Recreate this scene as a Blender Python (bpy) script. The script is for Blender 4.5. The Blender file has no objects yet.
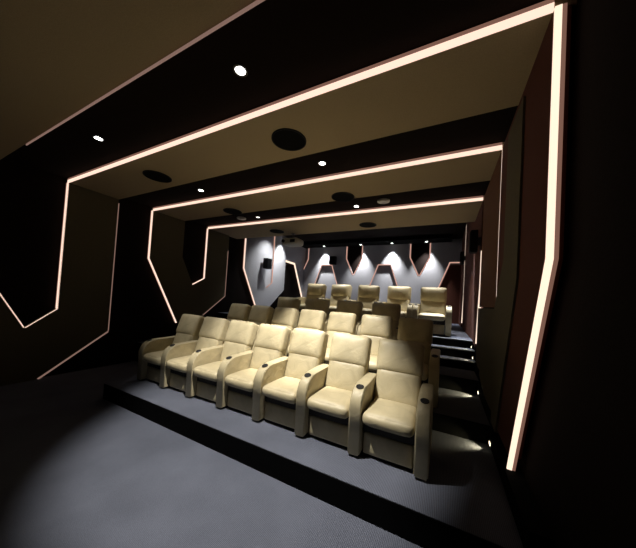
import bpy, bmesh, math, random
from mathutils import Vector, Matrix
random.seed(4)
S = bpy.context.scene
C = S.collection
PI = math.pi

# ------------------------------------------------------------------ materials
def new_mat(name):
    m = bpy.data.materials.new(name); m.use_nodes = True
    n = m.node_tree.nodes; l = m.node_tree.links
    return m, n, l, n['Principled BSDF']

def fabric(name, col, rough=.95, scale=60, var=.25, bump=.25, dist=.004, spec=.15, stretch=None):
    m, n, l, b = new_mat(name)
    tc = n.new('ShaderNodeTexCoord'); mp = n.new('ShaderNodeMapping')
    l.new(tc.outputs['Object'], mp.inputs[0])
    if stretch: mp.inputs['Scale'].default_value = stretch
    t = n.new('ShaderNodeTexNoise'); t.inputs['Scale'].default_value = scale; t.inputs['Detail'].default_value = 4
    l.new(mp.outputs[0], t.inputs[0])
    r = n.new('ShaderNodeValToRGB')
    r.color_ramp.elements[0].position = .3; r.color_ramp.elements[1].position = .7
    r.color_ramp.elements[0].color = tuple(c*(1-var) for c in col)+(1,)
    r.color_ramp.elements[1].color = tuple(min(1, c*(1+var)) for c in col)+(1,)
    l.new(t.outputs[0], r.inputs[0]); l.new(r.outputs[0], b.inputs['Base Color'])
    bp = n.new('ShaderNodeBump'); bp.inputs['Strength'].default_value = bump; bp.inputs['Distance'].default_value = dist
    l.new(t.outputs[0], bp.inputs['Height']); l.new(bp.outputs[0], b.inputs['Normal'])
    b.inputs['Roughness'].default_value = rough
    b.inputs['Specular IOR Level'].default_value = spec
    return m

def emit(name, col, strength):
    m = bpy.data.materials.new(name); m.use_nodes = True
    n = m.node_tree.nodes; l = m.node_tree.links
    n.clear(); o = n.new('ShaderNodeOutputMaterial'); e = n.new('ShaderNodeEmission')
    e.inputs[0].default_value = col+(1,); e.inputs[1].default_value = strength
    l.new(e.outputs[0], o.inputs[0]); return m

def carpet(name, col):
    m, n, l, b = new_mat(name)
    tc = n.new('ShaderNodeTexCoord')
    w = n.new('ShaderNodeTexWave'); w.wave_type = 'BANDS'; w.bands_direction = 'X'
    w.inputs['Scale'].default_value = 22; w.inputs['Distortion'].default_value = 1.2
    w.inputs['Detail'].default_value = 2; w.inputs['Detail Scale'].default_value = 6
    t = n.new('ShaderNodeTexNoise'); t.inputs['Scale'].default_value = 130; t.inputs['Detail'].default_value = 3
    t2 = n.new('ShaderNodeTexNoise'); t2.inputs['Scale'].default_value = 1.6; t2.inputs['Detail'].default_value = 3
    for x in (w, t, t2): l.new(tc.outputs['Object'], x.inputs[0])
    a = n.new('ShaderNodeMix'); a.data_type = 'FLOAT'; a.inputs[0].default_value = .5
    l.new(w.outputs['Fac'], a.inputs[2]); l.new(t.outputs[0], a.inputs[3])
    a2 = n.new('ShaderNodeMix'); a2.data_type = 'FLOAT'; a2.inputs[0].default_value = .35
    l.new(a.outputs[0], a2.inputs[2]); l.new(t2.outputs[0], a2.inputs[3])
    r = n.new('ShaderNodeValToRGB')
    r.color_ramp.elements[0].position = .25; r.color_ramp.elements[1].position = .75
    r.color_ramp.elements[0].color = tuple(c*.55 for c in col)+(1,)
    r.color_ramp.elements[1].color = tuple(c*1.45 for c in col)+(1,)
    l.new(a2.outputs[0], r.inputs[0]); l.new(r.outputs[0], b.inputs['Base Color'])
    bp = n.new('ShaderNodeBump'); bp.inputs['Strength'].default_value = .5; bp.inputs['Distance'].default_value = .006
    l.new(a.outputs[0], bp.inputs['Height']); l.new(bp.outputs[0], b.inputs['Normal'])
    b.inputs['Roughness'].default_value = .95; b.inputs['Specular IOR Level'].default_value = .1
    return m

def leather(name, col):
    m, n, l, b = new_mat(name)
    tc = n.new('ShaderNodeTexCoord')
    t = n.new('ShaderNodeTexVoronoi'); t.inputs['Scale'].default_value = 180
    t2 = n.new('ShaderNodeTexNoise'); t2.inputs['Scale'].default_value = 5; t2.inputs['Detail'].default_value = 5
    t2.inputs['Distortion'].default_value = .8
    l.new(tc.outputs['Object'], t.inputs[0]); l.new(tc.outputs['Object'], t2.inputs[0])
    r = n.new('ShaderNodeValToRGB')
    r.color_ramp.elements[0].position = .3; r.color_ramp.elements[1].position = .7
    r.color_ramp.elements[0].color = tuple(c*.88 for c in col)+(1,)
    r.color_ramp.elements[1].color = tuple(min(1, c*1.08) for c in col)+(1,)
    l.new(t2.outputs[0], r.inputs[0]); l.new(r.outputs[0], b.inputs['Base Color'])
    b1 = n.new('ShaderNodeBump'); b1.inputs['Strength'].default_value = .12; b1.inputs['Distance'].default_value = .002
    b2 = n.new('ShaderNodeBump'); b2.inputs['Strength'].default_value = .45; b2.inputs['Distance'].default_value = .03
    l.new(t.outputs['Distance'], b1.inputs['Height']); l.new(t2.outputs[0], b2.inputs['Height'])
    l.new(b1.outputs[0], b2.inputs['Normal']); l.new(b2.outputs[0], b.inputs['Normal'])
    b.inputs['Roughness'].default_value = .48; b.inputs['Specular IOR Level'].default_value = .4
    return m

def plain(name, col, rough=.5, metal=0, spec=.5):
    m, n, l, b = new_mat(name)
    t = n.new('ShaderNodeTexNoise'); t.inputs['Scale'].default_value = 40
    r = n.new('ShaderNodeMapRange'); r.inputs['To Min'].default_value = max(0, rough-.06); r.inputs['To Max'].default_value = min(1, rough+.06)
    l.new(t.outputs[0], r.inputs[0]); l.new(r.outputs[0], b.inputs['Roughness'])
    b.inputs['Base Color'].default_value = col+(1,); b.inputs['Metallic'].default_value = metal
    b.inputs['Specular IOR Level'].default_value = spec
    return m

M = dict(
    base=fabric('dark_recess_fabric', (.009, .006, .005), scale=80, spec=.05),
    ceilbase=fabric('dark_ceiling_fabric', (.010, .0065, .005), scale=80, spec=.05),
    black=fabric('black_fabric', (.004, .004, .004), scale=80, spec=.05),
    olive=fabric('olive_wall_fabric', (.105, .088, .052), scale=120, var=.15),
    tan=fabric('tan_ceiling_fabric', (.37, .285, .175), scale=120, var=.12),
    brown=fabric('brown_wall_fabric', (.16, .075, .038), scale=120, var=.15),
    maroon=fabric('maroon_wall_fabric', (.10, .035, .022), scale=120, var=.15),
    grey=fabric('grey_wall_fabric', (.36, .35, .36), scale=120, var=.10),
    carpet=carpet('ribbed_grey_carpet', (.108, .116, .145)),
    carpet_dark=carpet('dark_step_carpet', (.050, .052, .060)),
    leather=leather('cream_leather', (.47, .40, .245)),
    leather_dark=leather('brown_leather', (.10, .05, .028)),
    mech=plain('black_mechanism', (.012, .009, .007), .7),
    cup=plain('cup_holder_steel', (.02, .02, .022), .3, .8),
    cup_in=plain('cup_holder_well', (.006, .006, .006), .6),
    blackbox=plain('black_speaker_box', (.007, .007, .008), .75, 0, .2),
    grille=fabric('black_grille_cloth', (.006, .006, .006), scale=200, spec=.05),
    white=plain('white_plastic', (.55, .54, .5), .4),
    lens=plain('projector_lens', (.01, .01, .014), .1),
    metal=plain('dark_metal', (.10, .10, .10), .35, .9),
    nosing=plain('aluminium_nosing', (.62, .64, .68), .35, .7),
    strip=emit('pink_white_led', (1, .70, .55), 1.25),
    strip_near=emit('warm_white_led', (1, .76, .58), 1.3),
    glow=emit('pink_led_spill', (1, .50, .36), .2),  # faint emission painting the glow that spills beside the LED strips
    edge_spill=emit('soft_pink_spill', (1, .60, .47), .22),  # low emission painting light spilled past the panels' back edges
    strip_rear=emit('rear_pink_led', (1, .55, .43), .62),
    bulb=emit('downlight_lens', (1, .98, .95), 14),
    bulb_dim=emit('downlight_lens_dim', (1, .96, .92), 3),
    steplamp=emit('step_light_lens', (1, .86, .55), 3),
)

# ------------------------------------------------------------------ helpers
def props(o, label=None, cat=None, group=None, kind=None):
    if label: o['label'] = label
    if cat: o['category'] = cat
    if group: o['group'] = group
    if kind: o['kind'] = kind
    return o

def obj(name, bm, mat, parent=None, smooth=False):
    me = bpy.data.meshes.new(name)
    bmesh.ops.recalc_face_normals(bm, faces=bm.faces)
    bm.to_mesh(me); bm.free()
    for m_ in (mat if isinstance(mat, (list, tuple)) else [mat]): me.materials.append(m_)
    if smooth:
        for p in me.polygons: p.use_smooth = True
    o = bpy.data.objects.new(name, me); C.objects.link(o)
    if parent: o.parent = parent
    return o

def thing(name, label, cat, loc=(0, 0, 0), rotz=0, group=None):
    o = bpy.data.objects.new(name, None); C.objects.link(o)
    o.location = loc; o.rotation_euler = (0, 0, rotz); o.empty_display_size = .1
    return props(o, label, cat, group)

def box(bm, x0, x1, y0, y1, z0, z1, bev=0, seg=2):
    r = bmesh.ops.create_cube(bm, size=1)
    vs = r['verts']
    for v in vs:
        v.co = Vector(((x0+x1)/2+v.co.x*(x1-x0), (y0+y1)/2+v.co.y*(y1-y0), (z0+z1)/2+v.co.z*(z1-z0)))
    if bev:
        es = list({e for v in vs for e in v.link_edges})
        bmesh.ops.bevel(bm, geom=es, offset=bev, segments=seg, affect='EDGES', profile=.5)
    return bm

def disc_mesh(name, r, mat):
    g = disc(bmesh.new(), (0, 0, -.004), r, .008)
    me = bpy.data.meshes.new(name); g.to_mesh(me); g.free(); me.materials.append(mat); return me

def newbox(*a, **k):
    return box(bmesh.new(), *a, **k)

def disc(bm, c, r, h, seg=32, axis='Z', r2=None):
    res = bmesh.ops.create_cone(bm, cap_ends=True, segments=seg, radius1=r, radius2=r if r2 is None else r2, depth=h)
    mt = Matrix.Translation(c)
    if axis == 'Y': mt = mt @ Matrix.Rotation(PI/2, 4, 'X')
    if axis == 'X': mt = mt @ Matrix.Rotation(PI/2, 4, 'Y')
    bmesh.ops.transform(bm, matrix=mt, verts=res['verts'])
    return bm

def ring(bm, c, r, w, h, seg=32):
    """flat annulus with thickness, axis Z"""
    out = []
    for k in range(seg):
        a = 2*PI*k/seg; cs, sn = math.cos(a), math.sin(a)
        out.append([bm.verts.new((c[0]+cs*q, c[1]+sn*q, c[2]+z)) for q, z in ((r, 0), (r, h), (r-w, h), (r-w, 0))])
    for k in range(seg):
        A, B = out[k], out[(k+1) % seg]
        for j in range(4):
            bm.faces.new((A[j], A[(j+1) % 4], B[(j+1) % 4], B[j]))
    return bm

def slab(bm, poly, to3, thick):
    """extrude a 2-D polygon: to3(u, v, t) gives the 3-D point, t 0..thick"""
    a = [bm.verts.new(to3(u, v, 0)) for u, v in poly]
    b = [bm.verts.new(to3(u, v, thick)) for u, v in poly]
    bm.faces.new(a); bm.faces.new(list(reversed(b)))
    n = len(poly)
    for i in range(n):
        bm.faces.new((a[i], b[i], b[(i+1) % n], a[(i+1) % n]))
    return bm

def ribbon(bm, pts, to3, t0, t1, w):
    """LED profile or painted spill band following a polyline in (u, v); offset w to its left side, from depth t0 to t1"""
    P = [Vector(p) for p in pts]; L = []
    for i, p in enumerate(P):
        ds = []
        if i: ds.append((p-P[i-1]).normalized())
        if i < len(P)-1: ds.append((P[i+1]-p).normalized())
        ns = [Vector((-d.y, d.x)) for d in ds]
        n = sum(ns, Vector((0, 0))).normalized()
        n = n/max(.4, n.dot(ns[0]))
        L.append(p+n*w)
    rows = []
    for p, q in zip(P, L):
        rows.append([bm.verts.new(to3(*x, t)) for x, t in ((p, t0), (p, t1), (q, t1), (q, t0))])
    for A, B in zip(rows, rows[1:]):
        for j in range(4):
            bm.faces.new((A[j], A[(j+1) % 4], B[(j+1) % 4], B[j]))
    bm.faces.new(rows[0]); bm.faces.new(list(reversed(rows[-1])))
    return bm

def cushion(bm, w, d, h, r, bulge=(0, 0, 0), n=10, mat=None):
    """rounded box centred on the origin, faces swell by bulge[axis]"""
    res = bmesh.ops.create_cube(bm, size=2)
    vs = res['verts']
    es = list({e for v in vs for e in v.link_edges})
    g = bmesh.ops.subdivide_edges(bm, edges=es, cuts=n, use_grid_fill=True)
    allv = list(bm.verts)
    hs = Vector((w/2, d/2, h/2))
    for v in allv:
        u = v.co.copy()
        # denser towards the edges
        s = Vector([math.sin(c*PI/2) for c in u])
        p = Vector([s[i]*hs[i] for i in range(3)])
        q = Vector([max(-(hs[i]-r), min(hs[i]-r, p[i])) for i in range(3)])
        dlt = p-q
        on = [abs(abs(u[i])-1) < 1e-5 for i in range(3)]
        if dlt.length > 1e-9:
            # direction from the inner box out to the surface
            dd = Vector([dlt[i] for i in range(3)])
            p = q+dd.normalized()*r
        for i in range(3):
            if on[i]:
                j, k = [x for x in range(3) if x != i]
                f = (1-s[j]**4)*(1-s[k]**4)
                p[i] += math.copysign(bulge[i]*f, u[i])
        v.co = p
    if mat is not None: bmesh.ops.transform(bm, matrix=mat, verts=allv)
    return bm

def copy_tree(o, parent=None):
    c = o.copy(); C.objects.link(c); c.parent = parent
    for ch in list(o.children): copy_tree(ch, c)
    return c

# ------------------------------------------------------------------ room numbers
XL, XR, H = -2.32, 5.92, 4.04          # faces of the wall panels, underside of the ceiling panels
T = .10                                # panel thickness
YF, YB = -5.2, 10.2
FZ = -.27
REARZ = 4.95

def structure(name, bm, mat, label=None):
    o = obj(name, bm, mat); o['kind'] = 'structure'
    if label: o['label'] = label
    return o

structure('floor', newbox(XL-T-.2, XR+T+.2, YF-.2, 1.24, FZ-.15, FZ), M['carpet'])
structure('wall_left', newbox(XL-T-.2, XL-T, YF, YB, FZ-.1, 5.3), M['base'])
structure('wall_right', newbox(XR+T, XR+T+.2, YF, YB, FZ-.1, 5.3), M['base'])
structure('wall_back', newbox(XL-T-.2, XR+T+.2, YB+.12, YB+.3, FZ-.1, 5.3), M['grey'])
structure('wall_front', newbox(XL-T-.2, XR+T+.2, YF-.2, YF, FZ-.1, 4.3), M['black'])
cb = newbox(XL-T-.2, XR+T+.2, YF-.2, 4.75, H+T, H+T+.2)
box(cb, XL-T-.2, XR+T+.2, 4.65, 4.75, H+T+.2, REARZ+.1)
box(cb, XL-T-.2, XR+T+.2, 4.75, YB+.3, REARZ, REARZ+.2)
structure('ceiling', cb, M['ceilbase'])
structure('trim_1', newbox(XL-T, 5.47, YB-.85, YB+.12, 4.78, REARZ), M['black'])

# ------------------------------------------------------------------ ceiling panels (bands across the room)
def toC(u, v, t): return (u, v, H+t)
bands = [(-2.42, -1.46, 'olive-brown ceiling panel nearest the camera, mostly unlit'),
         (-.50, .50, 'wide tan ceiling panel behind the two brightest downlights'),
         (1.35, 2.34, 'second tan ceiling panel from the front, between two dark recesses'),
         (3.25, 4.75, 'rearmost tan ceiling panel, with the projector below it')]
for i, (a, b, lab) in enumerate(bands):
    t = thing('ceiling_panel', lab, 'ceiling panel', (0, 0, 0))
    g = newbox(XL-T, XR+T, a+.015, b, H, H+T)
    obj('panel_board', g, M['tan'], t)
    if i:
        obj('light_strip', newbox(XL-.01, XR-.03, a, a+.02, H-.004, H+.056), M['strip'], t)
        obj('strip_spill', newbox(XL-.01, XR-.03, a+.004, a+.02, H+.057, H+.097), M['glow'], t)  # glowing band stands in for spill above the strip
    else:
        obj('light_strip', newbox(XL+1.35, XR, b-.0, b+.014, H-.022, H+.04), M['edge_spill'], t)  # emissive bar standing in for light spilled onto the recess ceiling

# ------------------------------------------------------------------ left wall panels, (y, z) polygons with a hexagonal slot
def toL(u, v, t): return (XL-t, u, v)
def toR(u, v, t): return (XR-.03+t, u, v)
def toB(u, v, t): return (u, YB+t, v)
W = .02
def wall_panel(label, polys, strips, to3, mat, thick=T, name='wall_panel'):
    t = thing(name, label, 'wall panel')
    g = bmesh.new()
    for p in polys: slab(g, p, to3, thick)
    obj('panel_board', g, mat, t)
    for pts, w, m_, d0, d1 in strips:
        if d1 > .05 and to3 is not toB:
            dm = d0+(d1-d0)*.6
            obj('light_strip', ribbon(bmesh.new(), pts, to3, d0, dm, w), m_, t)
            obj('strip_spill', ribbon(bmesh.new(), pts, to3, dm+.001, d1, w*.8), M['glow'], t)  # spill beside the strip core, painted as a glowing band
        else:
            obj('light_strip', ribbon(bmesh.new(), pts, to3, d0, d1, w), m_, t)
    return t

# front-left U shaped panel
wall_panel('dark olive left wall panel with a lit hexagonal slot, nearest the camera',
    [[(-2.42, H), (-1.46, H), (-1.46, 1.83), (-.94, .85), (-1.08, FZ), (-1.9, FZ), (-2.42, .9)],
     [(-.94, .85), (-.49, 1.23), (-.49, H), (.49, H), (.49, .65), (-.72, FZ), (-1.08, FZ)]],
    [([(-.495, H), (-.495, 1.225), (-.945, .845)], .02, M['strip'], .0, .09),
     ([(-.945, .845), (-1.46, 1.83), (-1.46, 2.0)], .02, M['strip'], .0, .07),
     ([(.49, H-.1), (.49, .65)], .02, M['edge_spill'], -.004, .02),  # painted spill along the back edge
     ([(.49, .65), (-.70, FZ+.02)], .035, M['edge_spill'], -.004, .02)],  # painted spill below the sloping lower edge
    toL, M['olive'])
# middle-left panel
wall_panel('olive-brown left wall panel with dark hexagonal slot behind the front-row seats',
    [[(1.36, H), (1.36, 2.66), (2.34, .76), (2.8, .62), (2.8, 2.0), (2.36, 2.87), (2.36, H)],
     [(2.8, .62), (3.3, .95), (4.25, 1.66), (4.25, H), (3.26, H), (3.26, 2.26), (2.8, 2.0)]],
    [([(1.355, H), (1.355, 2.66), (2.34, .755)], -.02, M['strip'], .0, .09),
     ([(3.26, H), (3.26, 2.26), (2.8, 2.0)], -.02, M['strip'], .0, .08),
     ([(4.25, H-.6), (4.25, 1.66), (3.3, .95)], -.03, M['edge_spill'], -.004, .02)],  # emissive line painting spill on the recessed wall
    toL, M['olive'])
# rear-left panel
wall_panel('pale grey left wall panel near the rear, washed by a spotlight',
    [[(5.2, REARZ), (5.2, 2.9), (6.09, 1.29), (6.72, .98), (6.72, 2.15), (6.2, 3.05), (6.2, REARZ)],
     [(6.72, .98), (8.22, 2.14), (8.22, REARZ), (7.18, REARZ), (7.18, 2.43), (6.72, 2.15)]],
    [([(5.19, REARZ), (5.19, 2.9), (6.09, 1.285)], -.02, M['strip'], .0, .09),
     ([(7.17, REARZ), (7.17, 2.43), (6.72, 2.15)], .02, M['strip_rear'], .0, .05)],
    toL, M['grey'])
wall_panel('grey backing inside the slot of the rear left wall panel',
    [[(6.2, REARZ-.02), (6.2, 3.05), (6.72, 2.15), (7.16, 2.43), (7.16, REARZ-.02)]], [],
    lambda u, v, t: (XL-T+.04-t, u, v), M['grey'], .035, name='backing_panel')
wall_panel('grey left wall panel in the rear corner with a bright angled lower edge',
    [[(8.24, REARZ), (YB+.11, REARZ), (YB+.11, 1.75), (9.16, 3.72), (8.24, 3.74)]],
    [([(8.24, 3.74), (9.16, 3.72), (YB+.02, 1.85)], -.10, M['strip_near'], .0, .03)],
    toL, M['grey'])

# right wall
wall_panel('dark maroon right wall panel edged by the widest, brightest light strip',
    [[(-.49, H), (-.49, 2.18), (.34, .34), (1.33, .34), (1.33, H)]],
    [([(-.50, H), (-.50, 2.18), (.44, .10)], -.02, M['strip_near'], .0, .068)],
    toR, M['maroon'])
wall_panel('olive fabric panel on the right wall beside the lower steps',
    [[(.20, H-.12), (.20, 2.1), (.95, .3), (1.3, .3), (2.4, .55), (3.12, .75), (3.12, 1.8), (1.34, 1.8), (.85, 2.4), (.85, H-.12)]],
    [], lambda u, v, t: (XR-.05+t, u, v), M['olive'], .12, name='wall_panel')
wall_panel('brown right wall panel edged by the second light strip from the camera',
    [[(1.36, H), (1.36, 1.82), (3.12, 1.82), (3.12, H)]],
    [([(1.35, H), (1.35, 1.9)], -.02, M['strip_near'], .0, .085)],
    toR, M['brown'])
wall_panel('maroon right wall panel beside the upper steps with a curved-looking light strip',
    [[(3.26, H), (3.26, 2.3), (3.58, .95), (4.9, 1.03), (7.9, 1.03), (7.9, REARZ-.05), (4.76, REARZ-.05), (4.74, H)]],
    [([(3.25, 2.98), (3.25, 2.3), (3.55, 1.04)], -.02, M['strip_near'], .0, .09)],
    toR, M['maroon'])
wall_panel('dark right wall panel in the far corner with a thin vertical light strip',
    [[(8.0, REARZ-.05), (8.0, 2.3), (8.5, 1.03), (YB+.1, 1.03), (YB+.1, REARZ-.05)]],
    [([(7.99, REARZ-.05), (7.99, 2.3), (8.4, 1.2)], -.02, M['strip_near'], .0, .085)],
    toR, M['maroon'])

# back wall: raised zigzag board with V slots at the top and trapezoids cut from the bottom
ZT = 4.78; ZB = 1.03
def zig(xc_v0, xc_t, xc_v1):
    """board left of T centre .. built as convex pieces between a V slot and a trapezoid"""
def backpiece(label, xv, xt, side, x_out=None):
    # one slanted leg of the zigzag: V slot edge at xv side, trapezoid edge at xt side
    s = side
    A = (xv+s*.42, ZT); B = (xv+s*.42, 4.1); Cc = (xv, 3.2)
    D = (xv, 2.2); T1 = (xt-s*.30, 3.72); Tc = (xt, 3.72)
    foot = (xt-s*1.25, ZB)
    poly = [A, B, Cc, (xv, ZB), foot, T1, Tc, (xt, ZT)]
    e = [([A, B, Cc], .05*s, M['strip_rear'], -.006, .03), ([foot, T1, Tc], .05*s, M['strip_rear'], -.006, .03)]
    return wall_panel(label, [poly], e, toB, M['grey'], .12)
VX = (-2.5, .80, 4.13); TX = (-.82, 2.45, 5.75)
backpiece('grey back wall panel in the left corner beside the projector', VX[0], TX[0], 1)
backpiece('grey back wall panel left of the middle V slot, with a black speaker on it', VX[1], TX[0], -1)
backpiece('grey back wall panel between the middle V slot and the right trapezoid', VX[1], TX[1], 1)
backpiece('grey back wall panel left of the right-hand V slot', VX[2], TX[1], -1)
poly = [(VX[2]+.42, ZT), (VX[2]+.42, 4.1), (VX[2], 3.2), (VX[2], ZB), (4.45, ZB), (5.45, 3.80), (XR+T-.01, 3.80), (XR+T-.01, ZT)]
wall_panel('grey back wall panel in the right corner above the top steps', [poly],
    [([(VX[2]+.42, ZT), (VX[2]+.42, 4.1), (VX[2], 3.2)], .05, M['strip_rear'], -.006, .03),
     ([(4.45, ZB), (5.45, 3.80), (XR, 3.80)], .05, M['strip_rear'], -.006, .03)], toB, M['grey'], .12)
wall_panel('dark maroon sheet painting shade into the last trapezoid of the back wall',
    [[(4.5, ZB), (5.45, 3.72), (XR+T-.01, 3.72), (XR+T-.01, ZB)]], [],
    lambda u, v, t: (u, YB+.06+t, v), M['maroon'], .055, name='shade_inset')  # dark sheet paints the unlit trapezoid; the wall behind is grey
for i, xc in enumerate(VX[1:]):
    wall_panel(('dark sheet painting shade into the middle V slot of the back wall', 'dark sheet painting shade into the right-hand V slot of the back wall')[i],
        [[(xc-.40, ZT), (xc-.40, 4.1), (xc, 3.24), (xc+.40, 4.1), (xc+.40, ZT)]], [],
        lambda u, v, t: (u, YB+.07+t, v), M['base'], .045, name='shade_inset')  # shade in the V slots put in as dark sheets over grey

# ------------------------------------------------------------------ platforms and steps
P2, P3, P4 = .25, .50, 1.03
Y2, Y3, Y4 = 1.25, 2.55, 4.02
x0, x1 = XL-T, XR+T
def platform(label, y0, y1, z0, z1, mat='carpet', xa=x0, xb=x1):
    t = thing('seating_platform', label, 'platform', ((xa+xb)/2, y0, z0))
    obj('carpet_deck', newbox((xa-xb)/2, (xb-xa)/2, .012, y1-y0-.001, 0, z1-z0), M[mat], t)
    obj('riser_face', newbox((xa-xb)/2, (xb-xa)/2, 0, .012, .0, z1-z0-.004), M['black'], t)
    if xa > x0: obj('side_face', newbox((xa-xb)/2-.01, (xa-xb)/2-.001, 0, y1-y0-.002, 0, z1-z0-.004), M['black'], t)
    return t
platform('low carpeted platform under the front row of recliners', -.42, Y2, FZ, 0, xa=-.22)
platform('carpeted platform under the second row of recliners', Y2, Y3, FZ-.1, P2)
platform('carpeted platform under the third row of recliners', Y3, Y4, FZ-.1, P3)
top = platform('tall carpeted platform under the rearmost row of recliners', Y4, YB+.10, FZ-.1, P4)
st = thing('staircase', 'short dark steps with pale nosings beside the right wall', 'steps', (5.7, 3.3, P3))
obj('step', newbox(-.72, .20, .01, .715, 0, .176), M['carpet'], st)
obj('step', newbox(-.72, .20, .37, .715, .176, .353), M['carpet'], st)
for k in (0, 1):
    obj('riser_face', newbox(-.72, .20, .36*k, .36*k+.01, .176*k, .176*k+.176), M['black'], st)
for yy, zz in ((3.3, P3+.176), (3.66, P3+.353)):
    obj('nosing', newbox(-.72, .20, yy-3.3-.004, yy-3.3+.06, zz-P3-.014, zz-P3+.006), M['nosing'], st)
o = obj('nosing', newbox(5.0, XR-.02, Y4-.004, Y4+.06, P4-.014, P4+.006), M['nosing'])
o.data.transform(Matrix.Translation(-top.location)); o.parent = top

def area(name, loc, rot, size, power, col, parent=None, sx=None, spread=None):
    L = bpy.data.lights.new(name, 'AREA'); L.size = size; L.energy = power; L.color = col
    if sx: L.shape = 'RECTANGLE'; L.size_y = sx
    if spread: L.spread = spread
    o = bpy.data.objects.new(name, L); C.objects.link(o); o.location = loc; o.rotation_euler = rot
    if parent: o.parent = parent
    return o
def spot(name, loc, target, power, ang, blend, col=(1, .96, .92), r=.03, parent=None):
    L = bpy.data.lights.new(name, 'SPOT'); L.energy = power; L.color = col
    L.spot_size = math.radians(ang); L.spot_blend = blend; L.shadow_soft_size = r
    o = bpy.data.objects.new(name, L); C.objects.link(o)
    o.rotation_euler = (Vector(target)-Vector(loc)).to_track_quat('-Z', 'Y').to_euler()
    if parent: o.parent = parent; o.location = Vector(loc)-parent.location
    else: o.location = loc
    return o

bb = newbox(5.868, XR+T, -.42, Y2-.002, 0, .19, bev=.004)
box(bb, 5.868, XR+T, Y2, Y3-.002, P2, P2+.19, .004); box(bb, 5.868, XR+T, Y3, 3.30, P3, P3+.19, .004)
box(bb, 5.905, XR+T, 3.302, Y4-.002, P3, P4-.03, .004)
structure('baseboard_right', bb, M['black'])
# step lights low on the right wall, shining across the treads
for lab, y, z, pw in (('step light glowing on the lowest aisle step, nearest the camera', Y2-.15, .085, 12),
                  ('step light glowing on the second aisle step', Y3-.16, P2+.085, 16),
                  ('small step light at the foot of the upper steps', 3.48, P3+.176+.06, 6),
                  ('small step light on the middle of the upper steps', 3.84, P3+.353+.06, 6)):
    xx = 5.85
    t = thing('step_light', lab, 'step light', (xx, y, z))
    obj('housing', newbox(0, .02, -.05, .05, -.03, .035, bev=.004), M['metal'], t)
    obj('lens', newbox(-.006, 0, -.035, .035, -.018, .016), M['steplamp'], t)
    spot('lamp', (xx-.03, y, z), (xx-.50, y+.0, z-.14), pw, 84, .9, (1, .86, .50), .01, t)

# ------------------------------------------------------------------ downlights
def downlight(x, y, z, label, on=True, scale=1., group=None):
    t = thing('downlight', label, 'ceiling light', (x, y, z), 0, group)
    obj('ring', ring(bmesh.new(), (0, 0, -.012), .075*scale, .022*scale, .012), M['metal'], t)
    obj('lens', disc(bmesh.new(), (0, 0, -.004), .054*scale, .008), M['bulb' if on else 'bulb_dim'], t)
    return t
def lamp(t, power, ang, blend, target, col=(1, .96, .9)):
    spot('lamp', Vector(t.location)+Vector((0, 0, -.03)), target, power, ang, blend, col, .04, t)
Hc = H+T
d = downlight(3.25, -.98, Hc, 'brightest downlight in the front recess, right of centre')
lamp(d, 1020, 66, .45, (2.95, .35, FZ))
d = downlight(.24, -.98, Hc, 'small downlight in the front recess near the left wall')
lamp(d, 170, 44, .9, (1.15, .6, .8))
d = downlight(3.28, .95, Hc, 'downlight in the second recess beside the round speaker, right of centre')
lamp(d, 800, 54, .5, (3.1, 1.8, 0))
d = downlight(.14, 1.0, Hc, 'small downlight in the second recess near the left wall')
lamp(d, 80, 60, .8, (.8, 1.6, 0))
d = downlight(.16, 2.98, Hc, 'faint downlight in the third recess near the left wall', False)
lamp(d, 60, 60, .8, (1.0, 3.0, 0))
d = downlight(3.23, 3.03, Hc, 'downlight in the third recess below the pale round cover')
lamp(d, 8, 50, .8, (3.2, 3.3, 0))
rear_lens = disc_mesh('rear_lens', .054, M['bulb_dim'])
# rear zone lamps that wash the back and left walls
for x, lab in ((-.92, 'rear wall-wash downlight above the left trapezoid'), (1.22, 'rear wall-wash downlight beside the middle V slot'),
               (2.83, 'rear wall-wash downlight above the right trapezoid'), (4.42, 'rear wall-wash downlight beside the right-hand V slot')):
    d = downlight(x, YB-.30, 4.78, lab)
    d.children[1].data = rear_lens
    lamp(d, 800, 70, .9, (x, YB-.02, 2.2), (.95, .97, 1))
d = downlight(XL+.42, 7.7, REARZ, 'downlight washing the grey rear panel of the left wall')
lamp(d, 620, 70, .9, (XL+.1, 7.6, 2.3), (.95, .98, 1))
d = downlight(XL+.85, 6.75, REARZ, 'downlight above the black speaker on the left wall')
lamp(d, 380, 90, .9, (XL, 6.6, 2.3), (.95, .98, 1))
for x, lab in ((1.5, 'left downlight over the rearmost recliners'), (3.3, 'right downlight over the rearmost recliners'), (4.9, 'downlight over the last recliner by the aisle')):
    d = downlight(x, 5.12, REARZ, lab)
    lamp(d, 620, 52, .6, (x, 4.95, P4), (1, .97, .93))
d = downlight(5.45, 5.0, REARZ, 'downlight over the upper steps beside the right wall')
lamp(d, 1500, 36, .7, (5.45, 3.45, .8), (.9, .95, 1))

# pale round covers beside the third recess
for x, y, lab in ((-.42, 2.9, 'pale round ceiling cover near the left wall'), (3.92, 2.9, 'pale round ceiling cover right of the last visible downlight')):
    t = thing('smoke_detector', lab, 'detector', (x, y, Hc))
    obj('base', disc(bmesh.new(), (0, 0, -.012), .14, .024), M['white'], t)
    obj('dome', disc(bmesh.new(), (0, 0, -.034), .09, .02, r2=.12), M['white'], t)

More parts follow.
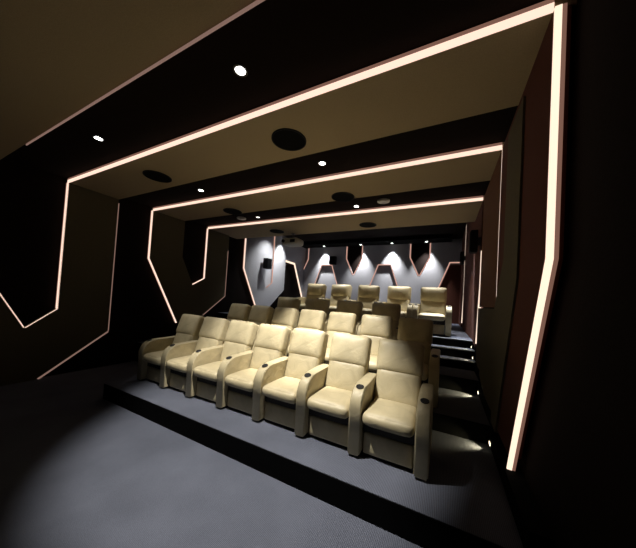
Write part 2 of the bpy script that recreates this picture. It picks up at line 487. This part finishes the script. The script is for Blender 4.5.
# round in-ceiling speakers
for x, y, lab in ((3.18, .07, 'largest round black ceiling speaker, nearest the camera'),
                  (.05, .07, 'round black speaker in the front tan ceiling panel near the left wall'),
                  (3.2, 2.18, 'round black speaker in the middle of the second tan ceiling panel'),
                  (.0, 2.13, 'round black speaker at the left of the second tan ceiling panel'),
                  (3.18, 4.28, 'round black speaker at the centre of the rearmost ceiling panel'),
                  (.0, 4.18, 'round black speaker beside the projector mount')):
    t = thing('ceiling_speaker', lab, 'speaker', (x, y, H))
    obj('rim', ring(bmesh.new(), (0, 0, -.014), .25, .02, .014, 40), M['blackbox'], t, True)
    obj('grille', disc(bmesh.new(), (0, 0, -.005), .231, .010, 40), M['grille'], t)

# wall speakers
def wall_speaker(label, loc, w, d, h, rotz, tilt=0):
    t = thing('wall_speaker', label, 'speaker', loc, rotz)
    b1 = newbox(-w/2, w/2, -d, 0, -h/2, h/2, bev=.012)
    obj('cabinet', b1, M['blackbox'], t)
    obj('grille', newbox(-w/2+.02, w/2-.02, -d-.012, -d, -h/2+.02, h/2-.02, bev=.004), M['grille'], t)
    obj('bracket', newbox(-.04, .04, -.005, .05, -.08, .08), M['metal'], t)
    return t
wall_speaker('black box speaker on the right wall between two light strips', (XR-.085, 3.37, 3.20), .20, .13, .47, -PI/2)
wall_speaker('small black speaker high on the right wall near the far corner', (XR-.085, 7.75, 3.60), .34, .10, .45, -PI/2)
wall_speaker('black speaker on the spotlit grey panel of the left wall', (XL+.055, 6.50, 3.28), .36, .24, .48, PI/2)
wall_speaker('black speaker on the back wall beside the left trapezoid', (-.38, YB-.055, 3.98), .36, .24, .46, 0)

# projector
t = thing('projector', 'white projector hanging below the rearmost ceiling panel', 'projector', (.47, 4.50, 3.70))
g = cushion(bmesh.new(), .64, .5, .22, .07, (0, 0, .01), 8)
obj('body', g, M['white'], t, True)
obj('lens', disc(bmesh.new(), (-.22, -.26, 0), .062, .05, 28, 'Y'), M['lens'], t, False)
obj('vent', newbox(.05, .24, -.256, -.248, -.05, .05), M['blackbox'], t)
g = disc(bmesh.new(), (0, 0, .20), .022, .2, 16); disc(g, (0, 0, .292), .075, .016, 24); box(g, -.1, .1, -.08, .08, .10, .12)
obj('ceiling_mount', g, M['metal'], t)

# ------------------------------------------------------------------ recliners
def make_recliner(sw, aw, arms, pillow=False):
    """seat width sw, arm width aw; origin at the front left bottom of the left arm"""
    t = thing('recliner', 'cream leather recliner', 'recliner')
    xs = aw; xc = aw+sw/2
    g = newbox(xs+.012, xs+sw-.012, .165, .86, .03, .29, bev=.01)
    obj('base', g, M['leather'], t)
    g = newbox(xs+.004, xs+sw-.004, .10, .84, .285, .41)
    obj('mechanism', g, M['mech'], t)
    g = cushion(bmesh.new(), sw-.022, .07, .25, .022, (0, .004, 0), 6, Matrix.Translation((xc, .125, .158)))
    obj('footrest', g, M['leather'], t, True)
    g = cushion(bmesh.new(), sw-.008, .60, .145, .062, (0, .012, .022), 10, Matrix.Translation((xc, .28, .466)))
    obj('seat_cushion', g, M['leather'], t, True)
    ang = math.radians(-17)
    g = cushion(bmesh.new(), sw-.006, .17, .46, .05, (0, .022, .0), 10,
                Matrix.Translation((xc, .66, .68)) @ Matrix.Rotation(ang, 4, 'X'))
    obj('backrest', g, M['leather'], t, True)
    g = cushion(bmesh.new(), sw+.022, .19, .44, .05, (0, .085 if pillow else .028, .006), 10,
                Matrix.Translation((xc, .775, 1.055)) @ Matrix.Rotation(math.radians(-6 if pillow else -19), 4, 'X'))
    obj('headrest', g, M['leather'], t, True)
    g = newbox(-sw/2+.01, sw/2-.01, -.035, .035, -.5, .46, bev=.025, seg=3)
    bmesh.ops.transform(g, matrix=Matrix.Translation((xc, .835, .78)) @ Matrix.Rotation(math.radians(-15), 4, 'X'), verts=g.verts)
    obj('back_shell', g, M['leather'], t, True)
    prof = [(0, .03), (0, .56), (.012, .63), (.045, .69), (.10, .74), (.17, .768), (.28, .775), (.74, .79), (.80, .77), (.82, .70), (.82, .03)]
    for k in range(arms):
        xa = k*(aw+sw)
        g = slab(bmesh.new(), prof, lambda u, v, w_: (xa+.004+w_, u, v), aw-.008)
        bmesh.ops.bevel(g, geom=[e for e in g.edges if abs(e.verts[0].co.x-e.verts[1].co.x) < 1e-6], offset=.014, segments=3, affect='EDGES')
        a = obj('armrest', g, M['leather'], t, True)
        md = a.modifiers.new('wn', 'WEIGHTED_NORMAL')
        g = ring(bmesh.new(), (0, 0, 0), .046, .010, .006, 24)
        c = obj('cup_holder', g, M['cup'], a, True); c.location = (xa+aw/2, .15, .762)
        c.rotation_euler = (math.radians(16), 0, 0)
        g = disc(bmesh.new(), (0, 0, .001), .037, .006, 24)
        w_ = obj('cup_well', g, M['cup_in'], a); w_.location = (xa+aw/2, .15, .762); w_.rotation_euler = (math.radians(16), 0, 0)
    return t

ord7 = ['at the far left end of the front row, half in shadow', 'second from the left end of the front row',
        'third from the left end of the front row', 'in the middle of the front row, fourth from either end',
        'in the front row, third from the aisle end', 'in the front row, next to the aisle-end seat',
        'at the aisle end of the front row, nearest the camera']
ord7b = ['at the dim far left end of the second row', 'second from the left end of the second row',
         'third from the left end of the second row', 'in the middle of the second row',
         'in the second row, third from the aisle end', 'in the second row, next to its aisle-end seat',
         'at the aisle end of the second row, behind the last front seat']
ord3 = ['at the left end of the third row, lit on its headrest', 'second from the left in the third row, in shadow',
        'third from the left in the third row, in shadow', 'at the right end of the third row, in shadow']
ord4 = ['at the left end of the rearmost row', 'second from the left in the rearmost row', 'in the middle of the rearmost row',
        'fourth from the left in the rearmost row', 'at the aisle end of the rearmost row beside the top step']
def row(labels, X0, pitch, y, z, group, sw, aw, shared=True):
    a = make_recliner(sw, aw, 1 if shared else 2, not shared); b = make_recliner(sw, aw, 2) if shared else None
    for i, lab in enumerate(labels):
        last = shared and i == len(labels)-1
        o = b if last else (a if i == 0 else copy_tree(a))
        o.location = (X0+i*pitch, y, z)
        o['label'] = 'cream leather recliner '+lab; o['group'] = group
row(ord7, 0, .72, 0, 0, 'recliners in the front row', .57, .15)
row(ord7b, .05, .72, 1.36, P2, 'recliners in the second row', .57, .15)
row(ord3, .845-.145, .948, 2.62, P3, 'recliners in the third row', .65, .145, False)
row(ord4, .92-.14, .935, 4.25, P4, 'recliners in the rearmost row', .65, .14, False)

# ------------------------------------------------------------------ camera
cam = bpy.data.cameras.new('camera'); co = bpy.data.objects.new('camera', cam); C.objects.link(co)
f, cx, cy, yaw, pit, rol = 250.809, 315.976, 291.6385, -.4722015, .02759324, .06080506
cyw, syw = math.cos(yaw), math.sin(yaw); cp, sp = math.cos(pit), math.sin(pit); cr, sr = math.cos(rol), math.sin(rol)
F = Vector((syw*cp, cyw*cp, sp)); Rr = Vector((cyw, -syw, 0)); U = Rr.cross(F)
R2 = Rr*cr+U*sr; U2 = -Rr*sr+U*cr
mw = Matrix((R2, U2, -F)).transposed().to_4x4(); mw.translation = Vector((5.25116, -2.84535, 1.7917))
co.matrix_world = mw
cam.sensor_fit = 'HORIZONTAL'; cam.sensor_width = 36; cam.lens = 36*f/636
cam.shift_x = (318-cx)/636; cam.shift_y = (cy-274)/636
cam.clip_start = .05; cam.clip_end = 60
S.camera = co

w = bpy.data.worlds.new('world'); S.world = w; w.use_nodes = True
w.node_tree.nodes['Background'].inputs[0].default_value = (.6, .6, .7, 1)
w.node_tree.nodes['Background'].inputs[1].default_value = 0.0
S.view_settings.view_transform = 'Standard'; S.view_settings.look = 'None'
S.view_settings.gamma = 1; S.view_settings.exposure = 0; S.view_settings.use_curve_mapping = False
S.cycles.max_bounces = 6; S.cycles.use_denoising = True
S.cycles.sample_clamp_indirect = 4
